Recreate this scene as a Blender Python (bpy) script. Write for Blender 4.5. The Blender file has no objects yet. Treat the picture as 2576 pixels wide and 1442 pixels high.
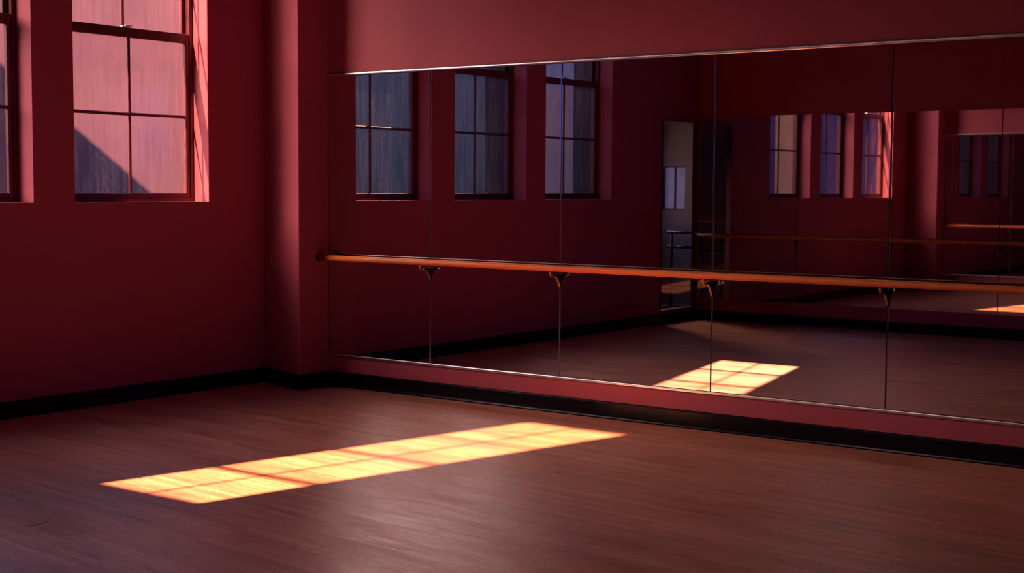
import bpy, bmesh, math
from mathutils import Vector, Matrix

scene = bpy.context.scene
COL = scene.collection
PI = math.pi

# ------------------------------------------------------------------ calibrated layout (metres)
# wall_left is x=0 (room at x>0), wall_right (the mirror wall) is y=0 (room at y<0), floor z=0
CAM = (8.7707, -8.5289, 1.65)
F_PX, PITCH, YAW, ROLL = 3554.7, 0.0695, 0.6356, 0.0055
BB = 0.122                      # baseboard height
PIER_X, PIER_Y0, PIER_Y1 = 0.5913, -0.17, -0.3513
MT, MB = 2.557, 0.268           # mirror top / bottom
BZ, BP = 1.072, 0.130           # barre height, distance of its axis from the mirror
YC = -7.3323                    # opposite mirror wall
CEIL = 6.6
SILL = 1.524
WT = 0.27                       # wall thickness at the windows
SEAMS = [PIER_X, 1.689, 2.921, 4.175, 5.418, 6.665, 7.9]
CSEAMS = [0.02, 1.367, 2.564, 3.808, 5.05]
WINS = [(-2.059, -0.773), (-3.62, -2.411), (-5.29, -3.97)]   # (y0, y1) openings
WTOP = 4.35
SUN_K, SUN_T = 0.209, 0.905     # sun: x drift per y, drop per horizontal metre

# ------------------------------------------------------------------ node helpers
def new_mat(name):
    m = bpy.data.materials.new(name); m.use_nodes = True
    nt = m.node_tree; nt.nodes.clear()
    out = nt.nodes.new('ShaderNodeOutputMaterial')
    return m, nt, out

def N(nt, t, **kw):
    n = nt.nodes.new(t)
    for k, v in kw.items():
        if k in n.inputs: n.inputs[k].default_value = v
        else: setattr(n, k, v)
    return n

def L(nt, a, ao, b, bi):
    nt.links.new(a.outputs[ao], b.inputs[bi])

def ramp(nt, stops, fac=None):
    r = nt.nodes.new('ShaderNodeValToRGB')
    e = r.color_ramp.elements
    while len(e) > 1: e.remove(e[-1])
    e[0].position = stops[0][0]; e[0].color = (*stops[0][1], 1)
    for p, c in stops[1:]:
        x = e.new(p); x.color = (*c, 1)
    if fac: nt.links.new(fac, r.inputs[0])
    return r

def principled(name, col, rough=.5, metal=0., spec=.5, noise=None, bump=None, coat=0.):
    m, nt, out = new_mat(name)
    p = nt.nodes.new('ShaderNodeBsdfPrincipled')
    p.inputs['Base Color'].default_value = (*col, 1)
    p.inputs['Roughness'].default_value = rough
    p.inputs['Metallic'].default_value = metal
    p.inputs['Specular IOR Level'].default_value = spec
    p.inputs['Coat Weight'].default_value = coat
    L(nt, p, 'BSDF', out, 'Surface')
    tc = N(nt, 'ShaderNodeTexCoord')
    if noise:
        sc, amt = noise
        nz = N(nt, 'ShaderNodeTexNoise', Scale=sc, Detail=5.)
        L(nt, tc, 'Object', nz, 'Vector')
        a = tuple(c * (1 - amt) for c in col); b = tuple(min(1, c * (1 + amt)) for c in col)
        r = ramp(nt, [(.3, a), (.7, b)], nz.outputs[0])
        L(nt, r, 'Color', p, 'Base Color')
    if bump:
        sc, st = bump
        nz = N(nt, 'ShaderNodeTexNoise', Scale=sc, Detail=3.)
        L(nt, tc, 'Object', nz, 'Vector')
        bp = N(nt, 'ShaderNodeBump', Strength=st, Distance=.01)
        L(nt, nz, 0, bp, 'Height'); L(nt, bp, 'Normal', p, 'Normal')
    return m

M = {}
M['wall'] = principled('red_wall_paint', (.46, .094, .128), .62, 0, .3, (1.1, .05), (60, .06))
M['ceiling'] = principled('dark_ceiling_paint', (.07, .03, .045), .8, 0, .2, (2, .08))
M['base'] = principled('black_baseboard_enamel', (.004, .003, .008), .24, 0, .2, None, (25, .03))
M['sash'] = principled('dark_maroon_sash_paint', (.115, .022, .024), .38, 0, .45, (14, .3), (80, .12))
M['alu'] = principled('brushed_aluminium', (.80, .82, .88), .30, 1., .5, (40, .06))
M['iron'] = principled('cast_bracket_metal', (.42, .17, .10), .38, .35, .5, (50, .2), (90, .1))
M['dark_iron'] = principled('blackened_steel', (.035, .028, .04), .4, .8, .5, (30, .2))
M['seam'] = principled('mirror_edge_glass', (.35, .5, .52), .12, .8, .6)
M['stone'] = principled('exterior_masonry', (.034, .021, .022), .9, 0, .2, (6, .2), (12, .3))
M['facade'] = principled('rose_render_facade', (.078, .033, .050), .9, 0, .2, (.5, .12), (9, .2))
M['slate'] = principled('slate_roof', (.16, .17, .21), .8, 0, .2, (5, .2), (12, .4))
M['pale'] = principled('pale_corridor_paint', (.34, .25, .25), .7, 0, .3, (1.5, .06))
M['rubber'] = principled('black_rubber', (.012, .012, .014), .6)

M['bay'] = principled('dark_bay_paint', (.045, .030, .045), .8, 0, .2, (1.5, .06))

def mirror_mat():
    m, nt, out = new_mat('silvered_mirror')
    g = N(nt, 'ShaderNodeBsdfGlossy', Roughness=.012)
    tc = N(nt, 'ShaderNodeTexCoord')
    nz = N(nt, 'ShaderNodeTexNoise', Scale=2.2, Detail=2.)
    L(nt, tc, 'Object', nz, 'Vector')
    r = ramp(nt, [(.3, (.69, .68, .70)), (.7, (.75, .735, .755))], nz.outputs[0])
    L(nt, r, 'Color', g, 'Color')
    nz2 = N(nt, 'ShaderNodeTexNoise', Scale=.9, Detail=0.)
    L(nt, tc, 'Object', nz2, 'Vector')
    bp = N(nt, 'ShaderNodeBump', Strength=.004, Distance=.02)
    L(nt, nz2, 0, bp, 'Height'); L(nt, bp, 'Normal', g, 'Normal')
    L(nt, g, 'BSDF', out, 'Surface')
    return m
M['mirror'] = mirror_mat()

def thin_fresnel(nt, ior):
    g = N(nt, 'ShaderNodeNewGeometry')
    m = N(nt, 'ShaderNodeMath', operation='MULTIPLY_ADD'); L(nt, g, 'Backfacing', m, 0); m.inputs[1].default_value = 1 / ior - ior; m.inputs[2].default_value = ior
    f = N(nt, 'ShaderNodeFresnel'); L(nt, m, 0, f, 'IOR'); return f

def frosted(name, clear=.70, trans=.035, tint=(.92, .90, .95)):
    """dusty obscured window glass: part clear, part scattering, wiped streaks and dirt"""
    m, nt, out = new_mat(name)
    tc = N(nt, 'ShaderNodeTexCoord')
    mp = N(nt, 'ShaderNodeMapping'); mp.inputs['Scale'].default_value = (1, 9, .7)
    L(nt, tc, 'Object', mp, 'Vector')
    st = N(nt, 'ShaderNodeTexNoise', Scale=3.2, Detail=8., Roughness=.62)
    L(nt, mp, 'Vector', st, 'Vector')
    sp = N(nt, 'ShaderNodeTexNoise', Scale=34., Detail=10., Roughness=.75)
    L(nt, tc, 'Object', sp, 'Vector')
    mx = N(nt, 'ShaderNodeMath', operation='MULTIPLY'); L(nt, st, 0, mx, 0); L(nt, sp, 0, mx, 1)
    dirt = N(nt, 'ShaderNodeMapRange'); dirt.inputs['From Min'].default_value = .18; dirt.inputs['From Max'].default_value = .36
    dirt.inputs['To Min'].default_value = .0; dirt.inputs['To Max'].default_value = .16
    L(nt, mx, 0, dirt, 'Value')
    t = N(nt, 'ShaderNodeBsdfTransparent', Color=(*tint, 1))
    cl = N(nt, 'ShaderNodeTexNoise', Scale=2.6, Detail=3.); L(nt, tc, 'Object', cl, 'Vector')
    c1 = ramp(nt, [(.3, (.78, .76, .84)), (.55, (.93, .91, .95)), (.75, (1, .97, .96))], cl.outputs[0])
    c2 = ramp(nt, [(.32, (.84, .84, .88)), (.6, (1, 1, 1))], st.outputs[0])
    c3 = N(nt, 'ShaderNodeMixRGB', blend_type='MULTIPLY', Fac=1.); L(nt, c1, 'Color', c3, 1); L(nt, c2, 'Color', c3, 2)
    L(nt, c3, 0, t, 'Color')
    tl = N(nt, 'ShaderNodeBsdfTranslucent', Color=(.14, .13, .17, 1))
    df = N(nt, 'ShaderNodeBsdfDiffuse', Color=(.25, .22, .25, 1))
    gl = N(nt, 'ShaderNodeBsdfGlossy', Color=(1, 1, 1, 1), Roughness=.14)
    a = N(nt, 'ShaderNodeMixShader')
    f0 = N(nt, 'ShaderNodeMath', operation='ADD'); L(nt, dirt, 0, f0, 0); f0.inputs[1].default_value = trans / (clear + trans)
    L(nt, f0, 0, a, 'Fac'); L(nt, t, 0, a, 1); L(nt, tl, 0, a, 2)
    b = N(nt, 'ShaderNodeMixShader', Fac=.04); L(nt, a, 0, b, 1); L(nt, df, 0, b, 2)
    fr = thin_fresnel(nt, 1.5)
    c = N(nt, 'ShaderNodeMixShader'); L(nt, fr, 0, c, 'Fac'); L(nt, b, 0, c, 1); L(nt, gl, 0, c, 2)
    L(nt, c, 0, out, 'Surface')
    return m
M['frost'] = frosted('dusty_frosted_glass')
M['clear'] = frosted('old_clear_glass', .95, .02, (.97, .97, .97))

def clear_mat():
    m, nt, out = new_mat('plain_window_glass')
    t = N(nt, 'ShaderNodeBsdfTransparent', Color=(.96, .96, .95, 1))
    gl = N(nt, 'ShaderNodeBsdfGlossy', Roughness=.03)
    fr = thin_fresnel(nt, 1.45)
    c = N(nt, 'ShaderNodeMixShader'); L(nt, fr, 0, c, 'Fac'); L(nt, t, 0, c, 1); L(nt, gl, 0, c, 2)
    L(nt, c, 0, out, 'Surface'); return m
M['clear'] = clear_mat()

def floor_mat():
    m, nt, out = new_mat('worn_strip_oak_floor')
    p = nt.nodes.new('ShaderNodeBsdfPrincipled')
    tc = N(nt, 'ShaderNodeTexCoord')
    rot = N(nt, 'ShaderNodeMapping'); rot.inputs['Rotation'].default_value = (0, 0, math.radians(5.7))
    L(nt, tc, 'Object', rot, 'Vector')
    br = N(nt, 'ShaderNodeTexBrick')
    br.offset = .37; br.offset_frequency = 3; br.squash = 1.; br.squash_frequency = 2
    for k, v in (('Scale', 1.), ('Mortar Size', .0007), ('Mortar Smooth', .7), ('Bias', 0.), ('Brick Width', 1.37), ('Row Height', .0515)):
        br.inputs[k].default_value = v
    br.inputs['Color1'].default_value = (0, 0, 0, 1); br.inputs['Color2'].default_value = (1, 1, 1, 1); br.inputs['Mortar'].default_value = (.5, .5, .5, 1)
    L(nt, rot, 'Vector', br, 'Vector')
    # grain, stretched along each strip and shifted per strip
    gm = N(nt, 'ShaderNodeMapping'); gm.inputs['Scale'].default_value = (1.1, 26, 1)
    L(nt, rot, 'Vector', gm, 'Vector')
    off = N(nt, 'ShaderNodeVectorMath', operation='MULTIPLY_ADD')
    L(nt, br, 'Color', off, 0); off.inputs[1].default_value = (7, 3, 5); L(nt, gm, 'Vector', off, 2)
    g1 = N(nt, 'ShaderNodeTexNoise', Scale=1.6, Detail=9., Roughness=.62, Distortion=.5); L(nt, off, 0, g1, 'Vector')
    fm = N(nt, 'ShaderNodeMapping'); fm.inputs['Scale'].default_value = (3, 120, 1); L(nt, rot, 'Vector', fm, 'Vector')
    g2 = N(nt, 'ShaderNodeTexNoise', Scale=2.2, Detail=6., Roughness=.7); L(nt, fm, 'Vector', g2, 'Vector')
    # tone of each strip
    tone = ramp(nt, [(0, (.72, .275, .15)), (.3, (.81, .325, .18)), (.75, (.86, .355, .20)), (1, (.93, .405, .235))], br.outputs['Color'])
    gr = ramp(nt, [(.26, (.50, .43, .43)), (.44, (.90, .88, .87)), (.7, (1.10, 1.1, 1.08))], g1.outputs[0])
    mul = N(nt, 'ShaderNodeMixRGB', blend_type='MULTIPLY', Fac=.85); L(nt, tone, 'Color', mul, 1); L(nt, gr, 'Color', mul, 2)
    fr = ramp(nt, [(.34, (.50, .45, .46)), (.52, (1.04, 1.04, 1.03))], g2.outputs[0])
    mul2 = N(nt, 'ShaderNodeMixRGB', blend_type='MULTIPLY', Fac=.85); L(nt, mul, 0, mul2, 1); L(nt, fr, 'Color', mul2, 2)
    # worn and dirty patches
    wm = N(nt, 'ShaderNodeMapping'); wm.inputs['Scale'].default_value = (.8, 2.2, 1); L(nt, rot, 'Vector', wm, 'Vector')
    w = N(nt, 'ShaderNodeTexNoise', Scale=1.7, Detail=8., Roughness=.6); L(nt, wm, 'Vector', w, 'Vector')
    wr = ramp(nt, [(.30, (.70, .65, .67)), (.5, (.98, .98, .98)), (.7, (1.08, 1.09, 1.06))], w.outputs[0])
    mul3 = N(nt, 'ShaderNodeMixRGB', blend_type='MULTIPLY', Fac=1.); L(nt, mul2, 0, mul3, 1); L(nt, wr, 'Color', mul3, 2)
    # scuffs: short dark strokes
    sm = N(nt, 'ShaderNodeMapping'); sm.inputs['Scale'].default_value = (2.2, 9, 1); sm.inputs['Rotation'].default_value = (0, 0, .5)
    L(nt, tc, 'Object', sm, 'Vector')
    s = N(nt, 'ShaderNodeTexNoise', Scale=4.5, Detail=4., Roughness=.5, Distortion=1.6); L(nt, sm, 'Vector', s, 'Vector')
    sr = ramp(nt, [(.285, (.30, .27, .33)), (.335, (1, 1, 1))], s.outputs[0])
    mul4 = N(nt, 'ShaderNodeMixRGB', blend_type='MULTIPLY', Fac=.8); L(nt, mul3, 0, mul4, 1); L(nt, sr, 'Color', mul4, 2)
    for k, (ang, sc, th, colr) in enumerate(((.9, 5., .012, (.45, .40, .42)), (-.55, 3.6, .010, (.40, .36, .42)), (.12, 2.6, .016, (.5, .45, .5)))):
        cm = N(nt, 'ShaderNodeMapping'); cm.inputs['Rotation'].default_value = (0, 0, ang); cm.inputs['Scale'].default_value = (.12 * sc, sc, 1); cm.inputs['Location'].default_value = (3.1 * k, 1.7 * k, 0)
        L(nt, tc, 'Object', cm, 'Vector')
        cn = N(nt, 'ShaderNodeTexNoise', Scale=1., Detail=0., Distortion=.1); L(nt, cm, 'Vector', cn, 'Vector')
        ab = N(nt, 'ShaderNodeMath', operation='SUBTRACT'); L(nt, cn, 0, ab, 0); ab.inputs[1].default_value = .5
        a2 = N(nt, 'ShaderNodeMath', operation='ABSOLUTE'); L(nt, ab, 0, a2, 0)
        lt = N(nt, 'ShaderNodeMath', operation='LESS_THAN'); L(nt, a2, 0, lt, 0); lt.inputs[1].default_value = th * .10
        mk = N(nt, 'ShaderNodeTexNoise', Scale=1.9, Detail=2.); 
        c2 = N(nt, 'ShaderNodeMapping'); c2.inputs['Location'].default_value = (9. + 4 * k, 2., 0); L(nt, tc, 'Object', c2, 'Vector'); L(nt, c2, 'Vector', mk, 'Vector')
        gt = N(nt, 'ShaderNodeMath', operation='GREATER_THAN'); L(nt, mk, 0, gt, 0); gt.inputs[1].default_value = .62
        ml = N(nt, 'ShaderNodeMath', operation='MULTIPLY'); L(nt, lt, 0, ml, 0); L(nt, gt, 0, ml, 1)
        m5 = N(nt, 'ShaderNodeMixRGB', blend_type='MULTIPLY'); L(nt, ml, 0, m5, 0); L(nt, mul4, 0, m5, 1); m5.inputs[2].default_value = (*colr, 1)
        mul4 = m5
    # joints
    jm = N(nt, 'ShaderNodeMixRGB', blend_type='MIX'); L(nt, br, 'Fac', jm, 0); L(nt, mul4, 0, jm, 1); jm.inputs[2].default_value = (.20, .075, .05, 1)
    L(nt, jm, 0, p, 'Base Color')
    # roughness
    rr = ramp(nt, [(.3, (.20, .20, .20)), (.7, (.34, .34, .34))], w.outputs[0])
    ra = N(nt, 'ShaderNodeMath', operation='MULTIPLY_ADD'); L(nt, g1, 0, ra, 0); ra.inputs[1].default_value = .20
    L(nt, rr, 'Color', ra, 2); L(nt, ra, 0, p, 'Roughness')
    p.inputs['Specular IOR Level'].default_value = .36
    # bump
    ba = N(nt, 'ShaderNodeMath', operation='MULTIPLY_ADD'); L(nt, br, 'Fac', ba, 0); ba.inputs[1].default_value = -1.2; L(nt, g1, 0, ba, 2)
    bb = N(nt, 'ShaderNodeMath', operation='MULTIPLY_ADD'); L(nt, g2, 0, bb, 0); bb.inputs[1].default_value = .35; L(nt, ba, 0, bb, 2)
    bc = N(nt, 'ShaderNodeMath', operation='MULTIPLY_ADD'); L(nt, br, 'Color', bc, 0); bc.inputs[1].default_value = .5; L(nt, bb, 0, bc, 2)
    bp = N(nt, 'ShaderNodeBump', Strength=.42, Distance=.0026)
    L(nt, bc, 0, bp, 'Height'); L(nt, bp, 'Normal', p, 'Normal')
    L(nt, p, 'BSDF', out, 'Surface')
    return m
M['floor'] = floor_mat()

def barre_mat():
    m, nt, out = new_mat('varnished_barre_wood')
    p = nt.nodes.new('ShaderNodeBsdfPrincipled')
    tc = N(nt, 'ShaderNodeTexCoord'); mp = N(nt, 'ShaderNodeMapping'); mp.inputs['Scale'].default_value = (1.4, 60, 60)
    L(nt, tc, 'Object', mp, 'Vector')
    g = N(nt, 'ShaderNodeTexNoise', Scale=2.4, Detail=8., Roughness=.65, Distortion=.3); L(nt, mp, 'Vector', g, 'Vector')
    r = ramp(nt, [(.3, (.62, .15, .032)), (.5, (.75, .20, .045)), (.72, (.85, .26, .065))], g.outputs[0])
    L(nt, r, 'Color', p, 'Base Color')
    p.inputs['Roughness'].default_value = .46; p.inputs['Specular IOR Level'].default_value = .35
    bp = N(nt, 'ShaderNodeBump', Strength=.15, Distance=.002); L(nt, g, 0, bp, 'Height'); L(nt, bp, 'Normal', p, 'Normal')
    L(nt, p, 'BSDF', out, 'Surface'); return m
M['wood'] = barre_mat()

# ------------------------------------------------------------------ mesh helpers
def box(bm, x0, x1, y0, y1, z0, z1):
    v = [bm.verts.new((x, y, z)) for x in (x0, x1) for y in (y0, y1) for z in (z0, z1)]
    for f in ((0, 1, 3, 2), (4, 6, 7, 5), (0, 4, 5, 1), (2, 3, 7, 6), (0, 2, 6, 4), (1, 5, 7, 3)):
        bm.faces.new([v[i] for i in f])

def prism(bm, pts, axis, a, b):
    """closed outline pts (2D) extruded along axis ('x','y','z') from a to b"""
    def P(u, v, w):
        return {'x': (w, u, v), 'y': (u, w, v), 'z': (u, v, w)}[axis]
    A = [bm.verts.new(P(u, v, a)) for u, v in pts]; B = [bm.verts.new(P(u, v, b)) for u, v in pts]
    n = len(pts)
    bm.faces.new(A); bm.faces.new(B[::-1])
    for i in range(n):
        bm.faces.new((A[i], B[i], B[(i + 1) % n], A[(i + 1) % n]))

def sweep(bm, path, section, up=Vector((1, 0, 0)), cap=True):
    """sweep a closed 2D section (along 'up' and the path normal) along a list of points"""
    rings = []
    n = len(path)
    for i, p in enumerate(path):
        t = (Vector(path[min(i + 1, n - 1)]) - Vector(path[max(i - 1, 0)])).normalized()
        u = (up - t * up.dot(t)).normalized(); w = t.cross(u)
        rings.append([bm.verts.new(Vector(p) + u * a + w * b) for a, b in section])
    k = len(section)
    for r0, r1 in zip(rings, rings[1:]):
        for j in range(k):
            bm.faces.new((r0[j], r0[(j + 1) % k], r1[(j + 1) % k], r1[j]))
    if cap:
        bm.faces.new(rings[0][::-1]); bm.faces.new(rings[-1])

def circle(r, n=24, sx=1., sy=1.):
    return [(r * sx * math.cos(2 * PI * i / n), r * sy * math.sin(2 * PI * i / n)) for i in range(n)]

def obj(name, bm, mat, parent=None, bevel=0., smooth=False, seg=2):
    bmesh.ops.recalc_face_normals(bm, faces=bm.faces)
    me = bpy.data.meshes.new(name); bm.to_mesh(me); bm.free()
    me.materials.append(mat)
    o = bpy.data.objects.new(name, me); COL.objects.link(o)
    if parent: o.parent = parent
    if smooth:
        for p in me.polygons: p.use_smooth = True
    if bevel:
        md = o.modifiers.new('bevel', 'BEVEL'); md.width = bevel; md.segments = seg; md.limit_method = 'ANGLE'; md.angle_limit = .6
        md.harden_normals = False
    return o

def struct(o, label=None, cat=None):
    o['kind'] = 'structure'
    if label: o['label'] = label
    if cat: o['category'] = cat
    return o

def tag(o, label, cat, group=None):
    o['label'] = label; o['category'] = cat
    if group: o['group'] = group
    return o

def empty(name, loc=(0, 0, 0)):
    e = bpy.data.objects.new(name, None); COL.objects.link(e); e.location = loc; e.empty_display_size = .1
    return e

def B(): return bmesh.new()

# ------------------------------------------------------------------ room shell
XE, YE = 10.6, -11.2            # right end wall, back wall of the camera bay
XCE = 6.75                      # the opposite mirror wall ends here, the bay opens behind it

bm = B(); box(bm, -WT, XE + .2, YC - .2, .2, -.12, 0); box(bm, XCE - .2, XE + .2, YE - .2, YC - .2, -.12, 0)
struct(obj('floor', bm, M['floor']), 'worn reddish strip wood floor with a window of sunlight on it', 'floor')
bm = B(); box(bm, -WT, XE + .2, YC - .2, .2, CEIL, CEIL + .15); box(bm, XCE - .2, XE + .2, YE - .2, YC - .2, CEIL, CEIL + .15)
struct(obj('ceiling', bm, M['ceiling']), 'dark high ceiling of the studio', 'ceiling')

# left wall with three window openings and one doorway
D0, D1, DZ0, DZ1 = -7.31, -6.42, .135, 2.50
bm = B()
ys = [D0, D1, WINS[2][0], WINS[2][1], WINS[1][0], WINS[1][1], WINS[0][0], WINS[0][1], .2]
for i in range(len(ys) - 1):
    y0, y1 = ys[i], ys[i + 1]
    if (y0, y1) in WINS:
        box(bm, -WT, 0, y0, y1, 0, SILL); box(bm, -WT, 0, y0, y1, WTOP, CEIL)
    elif (y0, y1) == (D0, D1):
        box(bm, -WT, 0, y0, y1, 0, DZ0); box(bm, -WT, 0, y0, y1, DZ1, CEIL)
    elif y0 == D1:
        box(bm, -.07, 0, y0, y1 - .30, 0, CEIL); box(bm, -WT, 0, y1 - .30, y1, 0, CEIL); box(bm, -WT, -.07, y0, y1 - .30, 2.85, CEIL)
    else:
        box(bm, -WT, 0, y0, y1, 0, CEIL)
box(bm, -.07, 0, YC, D0, 0, CEIL); box(bm, -.07, 0, YC - .2, YC, 2.85, CEIL)
bmesh.ops.remove_doubles(bm, verts=bm.verts, dist=1e-5)
struct(obj('wall_left', bm, M['wall']), 'dark red wall with the three deep-set frosted windows', 'wall')

# corner pier with one slightly splayed side
bm = B(); prism(bm, [(0, 0), (PIER_X, 0), (PIER_X, PIER_Y1), (0, PIER_Y0)], 'z', 0, CEIL)
struct(obj('pier', bm, M['wall'], bevel=.012, seg=3), 'square red corner pier between the windows and the mirrors', 'pillar')

bm = B(); box(bm, 0, XE + .2, 0, .2, 0, CEIL)
struct(obj('wall_right', bm, M['wall']), 'red wall that carries the long row of mirrors', 'wall')

# opposite wall with a tall clerestory window whose sunlight falls on the floor
CW_Y = YC - .165
def up_sun(x, y):
    """where the sun ray that lands on floor point (x,y) crosses the plane y=CW_Y"""
    dy = y - CW_Y
    return x - SUN_K * dy, SUN_T * dy * math.sqrt(1 + SUN_K ** 2)
gx0 = up_sun(2.41, -3.66)[0]; gx1 = up_sun(3.13, -3.66)[0]
gx0 = min(gx0, up_sun(2.99, -.50)[0]) ; gx1 = max(gx1, up_sun(3.80, -.49)[0])
gz0 = up_sun(2.4, -3.665)[1]; gz1 = up_sun(3, -.495)[1]
ox0, ox1, oz0, oz1 = gx0 - .09, gx1 + .09, gz0 - .12, gz1 + .10
bm = B()
box(bm, 0, ox0, YC - .2, YC, 0, CEIL); box(bm, ox1, XCE, YC - .2, YC, 0, CEIL)
box(bm, ox0, ox1, YC - .2, YC, 0, oz0); box(bm, ox0, ox1, YC - .2, YC, oz1, CEIL)
struct(obj('wall_opposite', bm, M['wall']), 'red mirrored wall opposite, seen only as a reflection', 'wall')
bm = B(); box(bm, XCE - .2, XCE, YE, YC - .2, 0, CEIL)
struct(obj('wall_bay', bm, M['bay']))
bm = B(); box(bm, XCE, XE + .2, YE - .2, YE, 0, CEIL)
struct(obj('wall_back', bm, M['bay']))
FW = (-10.6, -7.0, 1.9, 4.1)   # unseen window added behind the camera to bring in blue fill light
bm = B(); box(bm, XE, XE + .2, YE, FW[0], 0, CEIL); box(bm, XE, XE + .2, FW[1], 0, 0, CEIL)
box(bm, XE, XE + .2, FW[0], FW[1], 0, FW[2]); box(bm, XE, XE + .2, FW[0], FW[1], FW[3], CEIL)
struct(obj('wall_far_right', bm, M['bay']))

# baseboards: tall black board with a rounded shoe
def baseboard(name, path, label=None):
    """path runs along the wall foot; the room lies to the right of the travel direction"""
    prof = [(0, 0), (.030, 0), (.0295, .009), (.026, .017), (.020, .0215), (.014, .023), (.0135, BB - .012), (.011, BB - .004), (.006, BB), (0, BB)]
    bm = B(); rings = []
    n = len(path)
    for i, p in enumerate(path):
        p = Vector(p).to_2d()
        ds = []
        if i > 0: ds.append((p - Vector(path[i - 1]).to_2d()).normalized())
        if i < n - 1: ds.append((Vector(path[i + 1]).to_2d() - p).normalized())
        ns = [Vector((d.y, -d.x)) for d in ds]
        if len(ns) == 2:
            m = (ns[0] + ns[1]); m = m / (m.length_squared / 2)
        else: m = ns[0]
        rings.append([bm.verts.new((p.x + m.x * a, p.y + m.y * a, b)) for a, b in prof])
    k = len(prof)
    for r0, r1 in zip(rings, rings[1:]):
        for j in range(k): bm.faces.new((r0[j], r0[(j + 1) % k], r1[(j + 1) % k], r1[j]))
    bm.faces.new(rings[0]); bm.faces.new(rings[-1][::-1])
    return struct(obj(name, bm, M['base']), label, 'baseboard' if label else None)

baseboard('baseboard_left', [(0, YC), (0, PIER_Y0), (PIER_X, PIER_Y1), (PIER_X, 0)], 'black baseboard under the windows and around the corner pier')
baseboard('baseboard_right', [(PIER_X + .03, 0), (XE, 0)], 'black baseboard with rounded shoe under the mirrors')
baseboard('baseboard_opposite', [(XCE, YC), (0.0, YC)], 'black baseboard under the opposite mirrors')

# ------------------------------------------------------------------ sash windows in the left wall
RAIL0, RAIL1 = 2.80, 2.875
def sash_window(n, y0, y1, label):
    root = empty('window_%d' % n, (0, (y0 + y1) / 2, SILL)); struct(root, label, 'window')
    inv = Matrix.Translation(root.location).inverted()
    def part(name, bm, mat, parent=root, **kw):
        bm.transform(inv); return obj(name, bm, mat, parent, **kw)
    yc = (y0 + y1) / 2
    # fixed frame lining the opening
    bm = B()
    box(bm, -.268, -.178, y0, y0 + .034, SILL, WTOP); box(bm, -.268, -.178, y1 - .034, y1, SILL, WTOP)
    box(bm, -.268, -.178, y0 + .034, y1 - .034, SILL, SILL + .030); box(bm, -.268, -.178, y0 + .034, y1 - .034, WTOP - .04, WTOP)
    part('window_frame', bm, M['sash'], bevel=.004)
    bm = B(); box(bm, -.176, .004, y0 + .001, y1 - .001, SILL - .001, SILL + .004)
    part('window_sill', bm, M['wall'], bevel=.002)
    # sash builder: glass plane at x, outer size, one upright bar and level bars
    def sash(name, x, a, b, z0, z1, bot, top, ymid, zs):
        bm = B(); t = .018; s = .036
        box(bm, x - t, x + t, a, a + s, z0, z1); box(bm, x - t, x + t, b - s, b, z0, z1)
        box(bm, x - t, x + t, a + s, b - s, z0, z0 + bot); box(bm, x - t, x + t, a + s, b - s, z1 - top, z1)
        sh = part(name, bm, M['sash'], bevel=.005, seg=2)
        bm = B(); w = .0125
        prism(bm, [(x - .004, ymid - w), (x + .004, ymid - w), (x + .010, ymid - w * .45), (x + .010, ymid + w * .45), (x + .004, ymid + w), (x - .004, ymid + w)], 'z', z0 + bot, z1 - top)
        for z in zs:
            prism(bm, [(x - .004, z - w), (x + .004, z - w), (x + .0095, z - w * .45), (x + .0095, z + w * .45), (x + .004, z + w), (x - .004, z + w)], 'y', a + s, b - s)
        ob = obj('muntin', bm_shift(bm, inv), M['sash'], sh)
        # one sheet per sash light
        bm = B()
        yy = [a + s - .006, ymid, b - s + .006]; zz = [z0 + bot - .006] + list(zs) + [z1 - top + .006]
        for i in range(2):
            for j in range(len(zz) - 1):
                g = .0 if i == 0 else .0
                vs = [bm.verts.new(c) for c in ((x, yy[i], zz[j]), (x, yy[i + 1], zz[j]), (x, yy[i + 1], zz[j + 1]), (x, yy[i], zz[j + 1]))]
                bm.faces.new(vs)
        part('pane', bm, M['frost'], sh)
        return sh
    lo = sash('lower_sash', -.203, y0 + .034, y1 - .034, SILL + .030, RAIL1, .042, RAIL1 - RAIL0, yc + .02, [2.210])
    up = sash('upper_sash', -.246, y0 + .034, y1 - .034, RAIL0 + .01, WTOP - .04, RAIL1 - RAIL0 - .015, .05, yc, [3.48])
    # catch on the meeting rail
    bm = B(); box(bm, -.225, -.190, yc - .045, yc + .030, RAIL1, RAIL1 + .010); box(bm, -.215, -.196, yc - .01, yc + .06, RAIL1 + .010, RAIL1 + .020)
    part('sash_catch', bm, M['alu'], lo, bevel=.003)
    return root

def bm_shift(bm, mat):
    bm.transform(mat); return bm

sash_window(1, *WINS[0], 'tall frosted sash window nearest the corner, its side reveal glowing orange')
sash_window(2, *WINS[1], 'frosted sash window cut by the left edge, pink side reveal')
sash_window(3, *WINS[2], 'farthest frosted sash window, seen only in the mirrors')

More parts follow.
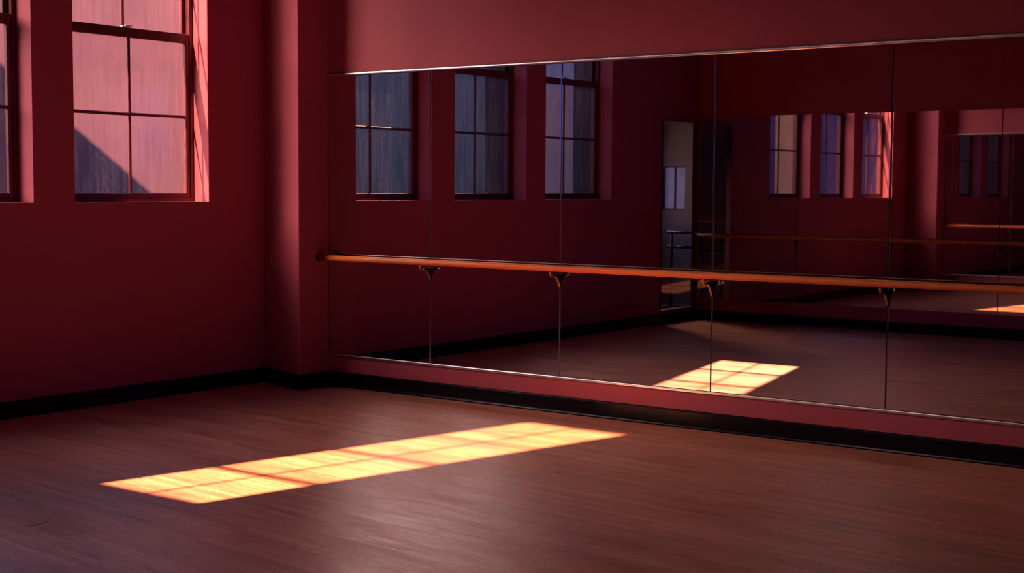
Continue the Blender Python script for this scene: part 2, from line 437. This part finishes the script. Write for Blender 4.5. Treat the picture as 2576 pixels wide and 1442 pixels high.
# clerestory window in the opposite wall
root = empty('window_4', ((ox0 + ox1) / 2, CW_Y, oz0)); struct(root, 'tall high window whose panes are thrown on the floor', 'window')
inv = Matrix.Translation(root.location).inverted()
bm = B()
box(bm, ox0, gx0, CW_Y - .03, CW_Y + .03, oz0, oz1); box(bm, gx1, ox1, CW_Y - .03, CW_Y + .03, oz0, oz1)
box(bm, gx0, gx1, CW_Y - .03, CW_Y + .03, oz0, gz0); box(bm, gx0, gx1, CW_Y - .03, CW_Y + .03, gz1, oz1)
obj('window_frame', bm_shift(bm, inv), M['sash'], root)
bm = B(); gm = (gx0 + gx1) / 2
box(bm, gm - .012, gm + .012, CW_Y - .012, CW_Y + .012, gz0, gz1)
for yy in (-2.93, -2.09, -1.31):
    z = up_sun(3, yy)[1]; h = .024 if yy < -2 else .010
    box(bm, gx0, gx1, CW_Y - .012, CW_Y + .012, z - h, z + h)
obj('muntin', bm_shift(bm, inv), M['sash'], root)
bm = B()
bm.faces.new([bm.verts.new(c) for c in ((gx0, CW_Y, gz0), (gx1, CW_Y, gz0), (gx1, CW_Y, gz1), (gx0, CW_Y, gz1))])
obj('pane', bm_shift(bm, inv), M['clear'], root)

root = empty('window_6', (XE + .1, (FW[0] + FW[1]) / 2, FW[2])); struct(root, 'broad window behind the camera', 'window')
inv = Matrix.Translation(root.location).inverted()
bm = B()
for i in range(4):
    yy = FW[0] + (FW[1] - FW[0]) * i / 3; box(bm, XE + .07, XE + .13, yy - .03, yy + .03, FW[2], FW[3])
for z in (FW[2], (FW[2] + FW[3]) / 2, FW[3]): box(bm, XE + .07, XE + .13, FW[0], FW[1], z - .03, z + .03)
obj('window_frame', bm_shift(bm, inv), M['sash'], root)
bm = B(); bm.faces.new([bm.verts.new(c) for c in ((XE + .1, FW[0], FW[2]), (XE + .1, FW[1], FW[2]), (XE + .1, FW[1], FW[3]), (XE + .1, FW[0], FW[3]))])
obj('pane', bm_shift(bm, inv), M['clear'], root)

# ------------------------------------------------------------------ mirrors
def mirror_panel(x0, x1, y, face, label, group):
    """face=-1: front looks towards -y (right wall), +1: looks towards +y"""
    root = empty('wall_mirror', ((x0 + x1) / 2, y, MB)); tag(root, label, 'mirror', group)
    inv = Matrix.Translation(root.location).inverted()
    g = .0022; t = .006; bv = .004
    a, b = x0 + g, x1 - g
    z0, z1 = MB + .004, MT - .004
    yb = y + face * .002; yf = y + face * (.002 + t)
    bm = B()   # silvered sheet: front face
    bm.faces.new([bm.verts.new(c) for c in ((a + bv, yf, z0), (b - bv, yf, z0), (b - bv, yf, z1), (a + bv, yf, z1))])
    obj('mirror_glass', bm_shift(bm, inv), M['mirror'], root)
    bm = B()   # ground edges and back
    ym = yf - face * .003
    for (p, q) in ((a, a + bv), (b, b - bv)):
        bm.faces.new([bm.verts.new(c) for c in ((p, ym, z0), (q, yf, z0), (q, yf, z1), (p, ym, z1))])
        bm.faces.new([bm.verts.new(c) for c in ((p, yb, z0), (p, ym, z0), (p, ym, z1), (p, yb, z1))])
    bm.faces.new([bm.verts.new(c) for c in ((a, yb, z0), (b, yb, z0), (b, yb, z1), (a, yb, z1))])
    obj('polished_edge', bm_shift(bm, inv), M['seam'], root)

ORD = ['mirror panel beside the corner pier, first of the row', 'second mirror panel from the corner pier, reflecting two windows',
       'third mirror panel from the pier, reflecting the dark doorway', 'fourth mirror panel, reflecting the sun patch and three small windows',
       'fifth mirror panel, cut by the right edge of the view']
for i in range(5):
    mirror_panel(SEAMS[i], SEAMS[i + 1], 0, -1, ORD[i], 'mirror panels on the right wall')
CORD = ['reflected opposite mirror panel nearest the dark doorway', 'reflected opposite mirror panel holding the three small windows',
        'reflected opposite mirror panel right of the small windows', 'reflected opposite mirror panel at the right edge']
for i in range(4):
    mirror_panel(CSEAMS[i], CSEAMS[i + 1], YC, +1, CORD[i], 'mirror panels on the opposite wall')

# aluminium channels above and below the mirrors
def channel(n, x0, x1, y, face, z, up, label):
    """rounded metal J-channel; up=+1 sits above the glass, -1 below"""
    bm = B()
    h = .024; d = .013
    pts = [(0, z - .004 * up)]
    for i in range(9):
        a = -PI / 2 + PI * i / 8
        pts.append((face * (.004 + (d - .004) * max(0, math.cos(a)) ** .6), z + up * (h / 2 - .002) + h / 2 * math.sin(a)))
    pts.append((0, z + up * (h - .004)))
    if up > 0: pts = [(0, z - .004)] + [(p, q) for p, q in pts[1:-1]] + [(0, z + h)]
    else: pts = [(0, z - h)] + [(p, q) for p, q in pts[1:-1]] + [(0, z + .004)]
    prism(bm, pts, 'x', x0, x1)
    return struct(obj('trim_%d' % n, bm, M['alu'], smooth=False), label, 'trim')
channel(1, PIER_X + .002, SEAMS[-2], 0, -1, MT, +1, 'bright aluminium strip along the top of the mirrors')
channel(2, PIER_X + .002, SEAMS[-2], 0, -1, MB, -1, 'thin shiny metal channel under the mirrors')
channel(3, CSEAMS[0], CSEAMS[-1], YC, +1, MT, +1, 'metal strip above the opposite mirrors')
channel(4, CSEAMS[0], CSEAMS[-1], YC, +1, MB, -1, 'metal channel below the opposite mirrors')

# ------------------------------------------------------------------ ballet barres
def barre(x0, x1, y, face, brackets, label):
    root = empty('ballet_barre', (x0, y, BZ)); tag(root, label, 'barre')
    inv = Matrix.Translation(root.location).inverted()
    yb = y + face * BP; r = .0235
    bm = B()
    sweep(bm, [(x0 + (x1 - x0) * i / 12, yb, BZ) for i in range(13)], circle(r, 28), up=Vector((0, 0, 1)))
    rail = obj('rail', bm_shift(bm, inv), M['wood'], root, smooth=True)
    # wall socket at the near end
    bm = B(); sweep(bm, [(x0 + .001, yb, BZ), (x0 + .012, yb, BZ), (x0 + .02, yb, BZ)], circle(.031, 28), up=Vector((0, 0, 1)))
    obj('end_socket', bm_shift(bm, inv), M['dark_iron'], root, bevel=.003)
    for bx in brackets:
        # S-shaped arm: hook under the rail, level step, then a curve down to the mirror
        prof = [(BP + .004, BZ - .018), (BP + .006, BZ - .034), (BP + .001, BZ - .050), (BP - .014, BZ - .060), (BP - .034, BZ - .0625),
                (BP - .056, BZ - .064), (BP - .074, BZ - .074), (BP - .090, BZ - .092), (BP - .104, BZ - .114), (BP - .114, BZ - .132), (.010, BZ - .142)]
        # smooth the profile
        def cr(P, t):
            n = len(P) - 1; k = min(int(t * n), n - 1); u = t * n - k
            p0, p1, p2, p3 = P[max(k - 1, 0)], P[k], P[k + 1], P[min(k + 2, n)]
            return tuple(.5 * ((2 * b) + (-a + c) * u + (2 * a - 5 * b + 4 * c - d) * u * u + (-a + 3 * b - 3 * c + d) * u ** 3) for a, b, c, d in zip(p0, p1, p2, p3))
        pts = [cr(prof, i / 40) for i in range(41)]
        path = [Vector((bx, y + face * p, z)) for p, z in pts]
        bm = B()
        sweep(bm, path, [(-.0085, -.0024), (-.006, -.0036), (.006, -.0036), (.0085, -.0024), (.0085, .0024), (.006, .0036), (-.006, .0036), (-.0085, .0024)], up=Vector((1, 0, 0)))
        br = obj('bracket', bm_shift(bm, inv), M['iron'], root, smooth=True)
        # thin dark web between arm and rail, with a saddle plate under the rail
        bm = B()
        web = [(y + face * p, z + .002) for p, z in pts[15:]] + [(y + face * .010, BZ - .052), (y + face * .038, BZ - .046), (y + face * .078, BZ - .048)]
        prism(bm, web, 'x', bx - .0022, bx + .0022)
        obj('web', bm_shift(bm, inv), M['dark_iron'], br)
        bm = B(); box(bm, bx - .013, bx + .013, *sorted((y + face * .0085, y + face * .0125)), BZ - .158, BZ - .045)
        obj('wall_plate', bm_shift(bm, inv), M['dark_iron'], br, bevel=.002)
        bm = B(); box(bm, bx - .012, bx + .012, *sorted((yb - face * .012, yb + face * .009)), BZ - .0265, BZ - .021)
        obj('saddle', bm_shift(bm, inv), M['dark_iron'], br, bevel=.0015)
    return root
barre(PIER_X + .002, 7.9, 0, -1, SEAMS[1:6], 'long round wooden barre on curved brackets across the mirrors')
barre(.04, 6.2, YC, +1, CSEAMS[1:5] + [6.1], 'reflected wooden barre of the opposite mirror wall')

# ------------------------------------------------------------------ side lobby behind the doorway, with portable barres
AX, AY0, AY1, AZ = -1.75, -9.2, -5.62, 2.75
bm = B()
for a, b, c0, c1 in ((AY0 - .1, -8.9, -.12, AZ + .1), (-7.5, AY1 + .1, -.12, AZ + .1), (-8.9, -7.5, -.12, 1.3), (-8.9, -7.5, 2.5, AZ + .1)):  # outer wall, with a side opening added to let light into the lobby
    box(bm, AX - .1, AX, a, b, c0, c1)
box(bm, AX, -.07, AY1, AY1 + .05, -.12, AZ + .1)
box(bm, AX, -.0701, AY0, AY1, -.12, .0)
box(bm, AX, -.0701, AY0, AY1, AZ, AZ + .1)
box(bm, -.06, -.002, AY0 - .1, YC - .002, -.12, AZ + .1)
LX0, LX1, LZ0, LZ1 = -1.62, -1.24, 1.35, 1.98
box(bm, AX, LX0, AY0 - .1, AY0, -.12, AZ + .1); box(bm, LX1, -.06, AY0 - .1, AY0, -.12, AZ + .1)
box(bm, LX0, LX1, AY0 - .1, AY0, -.12, LZ0); box(bm, LX0, LX1, AY0 - .1, AY0, LZ1, AZ + .1)
struct(obj('wall_lobby', bm, M['pale']), 'pale wall of the side lobby glimpsed through the dark doorway', 'wall')
root = empty('window_5', ((LX0 + LX1) / 2, AY0 - .05, LZ0)); struct(root, 'small pale window in the side lobby', 'window')
inv = Matrix.Translation(root.location).inverted()
bm = B()
for a, b in ((LX0, LX0 + .02), (LX1 - .02, LX1), ((LX0 + LX1) / 2 - .008, (LX0 + LX1) / 2 + .008)): box(bm, a, b, AY0 - .07, AY0 - .03, LZ0, LZ1)
for a, b in ((LZ0, LZ0 + .02), (LZ1 - .02, LZ1)): box(bm, LX0, LX1, AY0 - .07, AY0 - .03, a, b)
obj('window_frame', bm_shift(bm, inv), M['sash'], root)
bm = B(); bm.faces.new([bm.verts.new(c) for c in ((LX0, AY0 - .05, LZ0), (LX1, AY0 - .05, LZ0), (LX1, AY0 - .05, LZ1), (LX0, AY0 - .05, LZ1))])
obj('pane', bm_shift(bm, inv), M['frost'], root)

root = empty('door_1', (0, (D0 + D1) / 2, DZ0)); struct(root, 'tall glazed door at the far end of the window wall, seen in the mirrors', 'door')
inv = Matrix.Translation(root.location).inverted()
bm = B()
box(bm, -.06, .012, D0, D0 + .012, DZ0, DZ1); box(bm, -.06, .012, D1 - .018, D1, DZ0, DZ1)
box(bm, -.06, .012, D0 + .012, D1 - .018, DZ1 - .02, DZ1); box(bm, -.06, .012, D0 + .012, D1 - .018, DZ0, DZ0 + .025)
obj('door_frame', bm_shift(bm, inv), M['sash'], root, bevel=.003)
bm = B(); bm.faces.new([bm.verts.new(c) for c in ((-.03, D0 + .018, DZ0 + .02), (-.03, D1 - .018, DZ0 + .02), (-.03, D1 - .018, DZ1 - .02), (-.03, D0 + .018, DZ1 - .02))])
obj('pane', bm_shift(bm, inv), M['clear'], root)

def portable_barre(x, y, rz, w, h, label):
    root = empty('portable_barre', (x, y, 0)); root.rotation_euler = (0, 0, rz)
    tag(root, label, 'portable barre', 'portable barres in the side lobby')
    for s in (-1, 1):
        bm = B()
        sweep(bm, [(s * w * .36, 0, .03), (s * w * .36, 0, h)], circle(.017, 14), up=Vector((1, 0, 0)))
        lg = obj('leg', bm, M['dark_iron'], root, smooth=True)
        bm = B()
        sweep(bm, [(s * w * .36, -.22, .018), (s * w * .36, -.1, .03), (s * w * .36, .1, .03), (s * w * .36, .22, .018)], circle(.016, 12), up=Vector((1, 0, 0)))
        f = obj('foot', bm, M['rubber'], lg, smooth=True)
    for z in (h, h - .2):
        bm = B(); sweep(bm, [(-w / 2, 0, z), (w / 2, 0, z)], circle(.019, 16), up=Vector((0, 0, 1)))
        obj('bar', bm, M['dark_iron'], root, smooth=True)
    return root
portable_barre(-.79, -8.35, .12, .50, 1.06, 'black portable barre on two legs behind the glazed door')
portable_barre(-.47, -6.05, .05, .40, 1.02, 'small black portable barre near the lobby end wall')

# ------------------------------------------------------------------ outside
# buttresses added to keep the sun off the second and third windows
for i, yy in enumerate((-3.79, -5.50)):
    bm = B(); prism(bm, [(-WT, 0), (-.66, 0), (-.66, 5.6), (-WT, 6.3)], 'y', yy - .11, yy + .11) if False else prism(bm, [(-WT, -1), (-.60, -1), (-.60, 9.2), (-WT, 9.8)], 'y', yy - .11, yy + .11)
    struct(obj('buttress', bm, M['stone']), ['outside masonry buttress between the second and third window', 'outside masonry buttress beyond the third window'][i], 'buttress')

bm = B(); box(bm, -7, 14, -16, -13.2, -4, 8.7)  # unseen block added to hide the bright low sky from the high window
struct(obj('neighbour_block', bm, M['slate']), 'dark flat roofed block behind the building', 'building')
camv = Vector(CAM)
fw = Vector((-math.sin(YAW) * math.cos(PITCH), math.cos(YAW) * math.cos(PITCH), -math.sin(PITCH)))
rt = Vector((math.cos(YAW), math.sin(YAW), 0)); upv = rt.cross(fw)
r2 = rt * math.cos(ROLL) + upv * math.sin(ROLL); u2 = -rt * math.sin(ROLL) + upv * math.cos(ROLL)

# a rendered house wall in the sun and an unseen sloping block added to shade it
FY = 2.4
bm = B(); box(bm, -16, -3.8, FY, FY + 6, -4, 4.7)
struct(obj('neighbour_facade', bm, M['facade']), 'sunlit rose rendered house wall behind the frosted window glass', 'building')
def back(x, z, y):
    dy = FY - y
    return x - SUN_K * dy, z + SUN_T * dy * math.sqrt(1 + SUN_K ** 2)
P1, P2 = (-4.60, 1.573), (-7.356, 3.116)     # line of the sloping shadow on the house wall (x, z)
NYB = -1.0
sl = (P2[1] - P1[1]) / (P2[0] - P1[0])
a = back(P1[0] + 1.2, P1[1] + sl * 1.2, NYB); b = back(P2[0] - 4, P2[1] - sl * 4, NYB)
bm = B(); prism(bm, [(a[0], -4), (a[0], a[1]), (b[0], b[1]), (b[0], -4)], 'y', NYB - 2.5, NYB)
struct(obj('neighbour_house', bm, M['slate']), 'dark neighbouring house with a sloping roof beyond the windows', 'building')

# ------------------------------------------------------------------ light
sun = bpy.data.lights.new('sun', 'SUN'); sun.energy = 32.; sun.color = (1, .555, .33); sun.angle = math.radians(.62)
so = bpy.data.objects.new('sun', sun); COL.objects.link(so)
d = Vector((SUN_K, 1, -SUN_T * math.sqrt(1 + SUN_K ** 2))).normalized()
so.rotation_euler = d.to_track_quat('-Z', 'Y').to_euler()

w = bpy.data.worlds.new('evening_sky'); scene.world = w; w.use_nodes = True
nt = w.node_tree; nt.nodes.clear()
out = nt.nodes.new('ShaderNodeOutputWorld'); bg = nt.nodes.new('ShaderNodeBackground')
tc = nt.nodes.new('ShaderNodeTexCoord'); sx = nt.nodes.new('ShaderNodeSeparateXYZ')
nt.links.new(tc.outputs['Generated'], sx.inputs[0])
rp = ramp(nt, [(0, (.03, .035, .07)), (.50, (.03, .04, .08)), (.54, (.05, .06, .12)), (.60, (.75, .9, 1.6)), (.70, (1.1, 1.35, 2.5)), (1, (.8, .95, 1.9))])
mr = nt.nodes.new('ShaderNodeMapRange'); mr.inputs['From Min'].default_value = -1; mr.inputs['From Max'].default_value = 1
nt.links.new(sx.outputs['Z'], mr.inputs['Value']); nt.links.new(mr.outputs[0], rp.inputs[0])
# bright haze in the quarter of the sky around the low sun, above the neighbouring roofs
dp = nt.nodes.new('ShaderNodeVectorMath'); dp.operation = 'DOT_PRODUCT'; dp.inputs[1].default_value = (-.56, -.74, .37)
nt.links.new(tc.outputs['Generated'], dp.inputs[0])
ga = nt.nodes.new('ShaderNodeMapRange'); ga.interpolation_type = 'SMOOTHSTEP'; ga.inputs['From Min'].default_value = .80; ga.inputs['From Max'].default_value = 1.
nt.links.new(dp.outputs['Value'], ga.inputs['Value'])
gz = nt.nodes.new('ShaderNodeMapRange'); gz.interpolation_type = 'SMOOTHSTEP'; gz.inputs['From Min'].default_value = .09; gz.inputs['From Max'].default_value = .26
nt.links.new(sx.outputs['Z'], gz.inputs['Value'])
mm = nt.nodes.new('ShaderNodeMath'); mm.operation = 'MULTIPLY'; nt.links.new(ga.outputs[0], mm.inputs[0]); nt.links.new(gz.outputs[0], mm.inputs[1])
gc = nt.nodes.new('ShaderNodeVectorMath'); gc.operation = 'SCALE'; gc.inputs[0].default_value = (23.5, 14.4, 10.6); nt.links.new(mm.outputs[0], gc.inputs['Scale'])
ad = nt.nodes.new('ShaderNodeVectorMath'); ad.operation = 'ADD'; nt.links.new(gc.outputs[0], ad.inputs[0])
# the sky away from the sun is a deeper blue
ea = nt.nodes.new('ShaderNodeMapRange'); ea.interpolation_type = 'SMOOTHSTEP'; ea.inputs['From Min'].default_value = .1; ea.inputs['From Max'].default_value = .7
nt.links.new(sx.outputs['X'], ea.inputs['Value'])
eb = nt.nodes.new('ShaderNodeMixRGB'); eb.blend_type = 'MIX'; eb.inputs[2].default_value = (.36, .38, 2.3, 1)
nt.links.new(ea.outputs[0], eb.inputs[0]); nt.links.new(rp.outputs['Color'], eb.inputs[1]); nt.links.new(eb.outputs[0], ad.inputs[1])
nt.links.new(ad.outputs[0], bg.inputs['Color']); bg.inputs['Strength'].default_value = 1.
nt.links.new(bg.outputs[0], out.inputs['Surface'])

# ------------------------------------------------------------------ camera
cam = bpy.data.cameras.new('camera'); co = bpy.data.objects.new('camera', cam); COL.objects.link(co)
cam.sensor_fit = 'HORIZONTAL'; cam.sensor_width = 36.; cam.lens = F_PX / 2576 * 36
cam.clip_start = .05; cam.clip_end = 200
mw = Matrix((( r2.x, u2.x, -fw.x, CAM[0]), (r2.y, u2.y, -fw.y, CAM[1]), (r2.z, u2.z, -fw.z, CAM[2]), (0, 0, 0, 1)))
co.matrix_world = mw
cam.dof.use_dof = False
scene.camera = co

scene.view_settings.view_transform = 'Standard'; scene.view_settings.look = 'None'
scene.view_settings.exposure = 0.; scene.view_settings.gamma = 1.
scene.view_settings.use_curve_mapping = False
c = scene.cycles
c.max_bounces = 14; c.glossy_bounces = 10; c.diffuse_bounces = 5; c.transparent_max_bounces = 24; c.transmission_bounces = 8
c.caustics_reflective = False; c.caustics_refractive = False; c.sample_clamp_indirect = 6
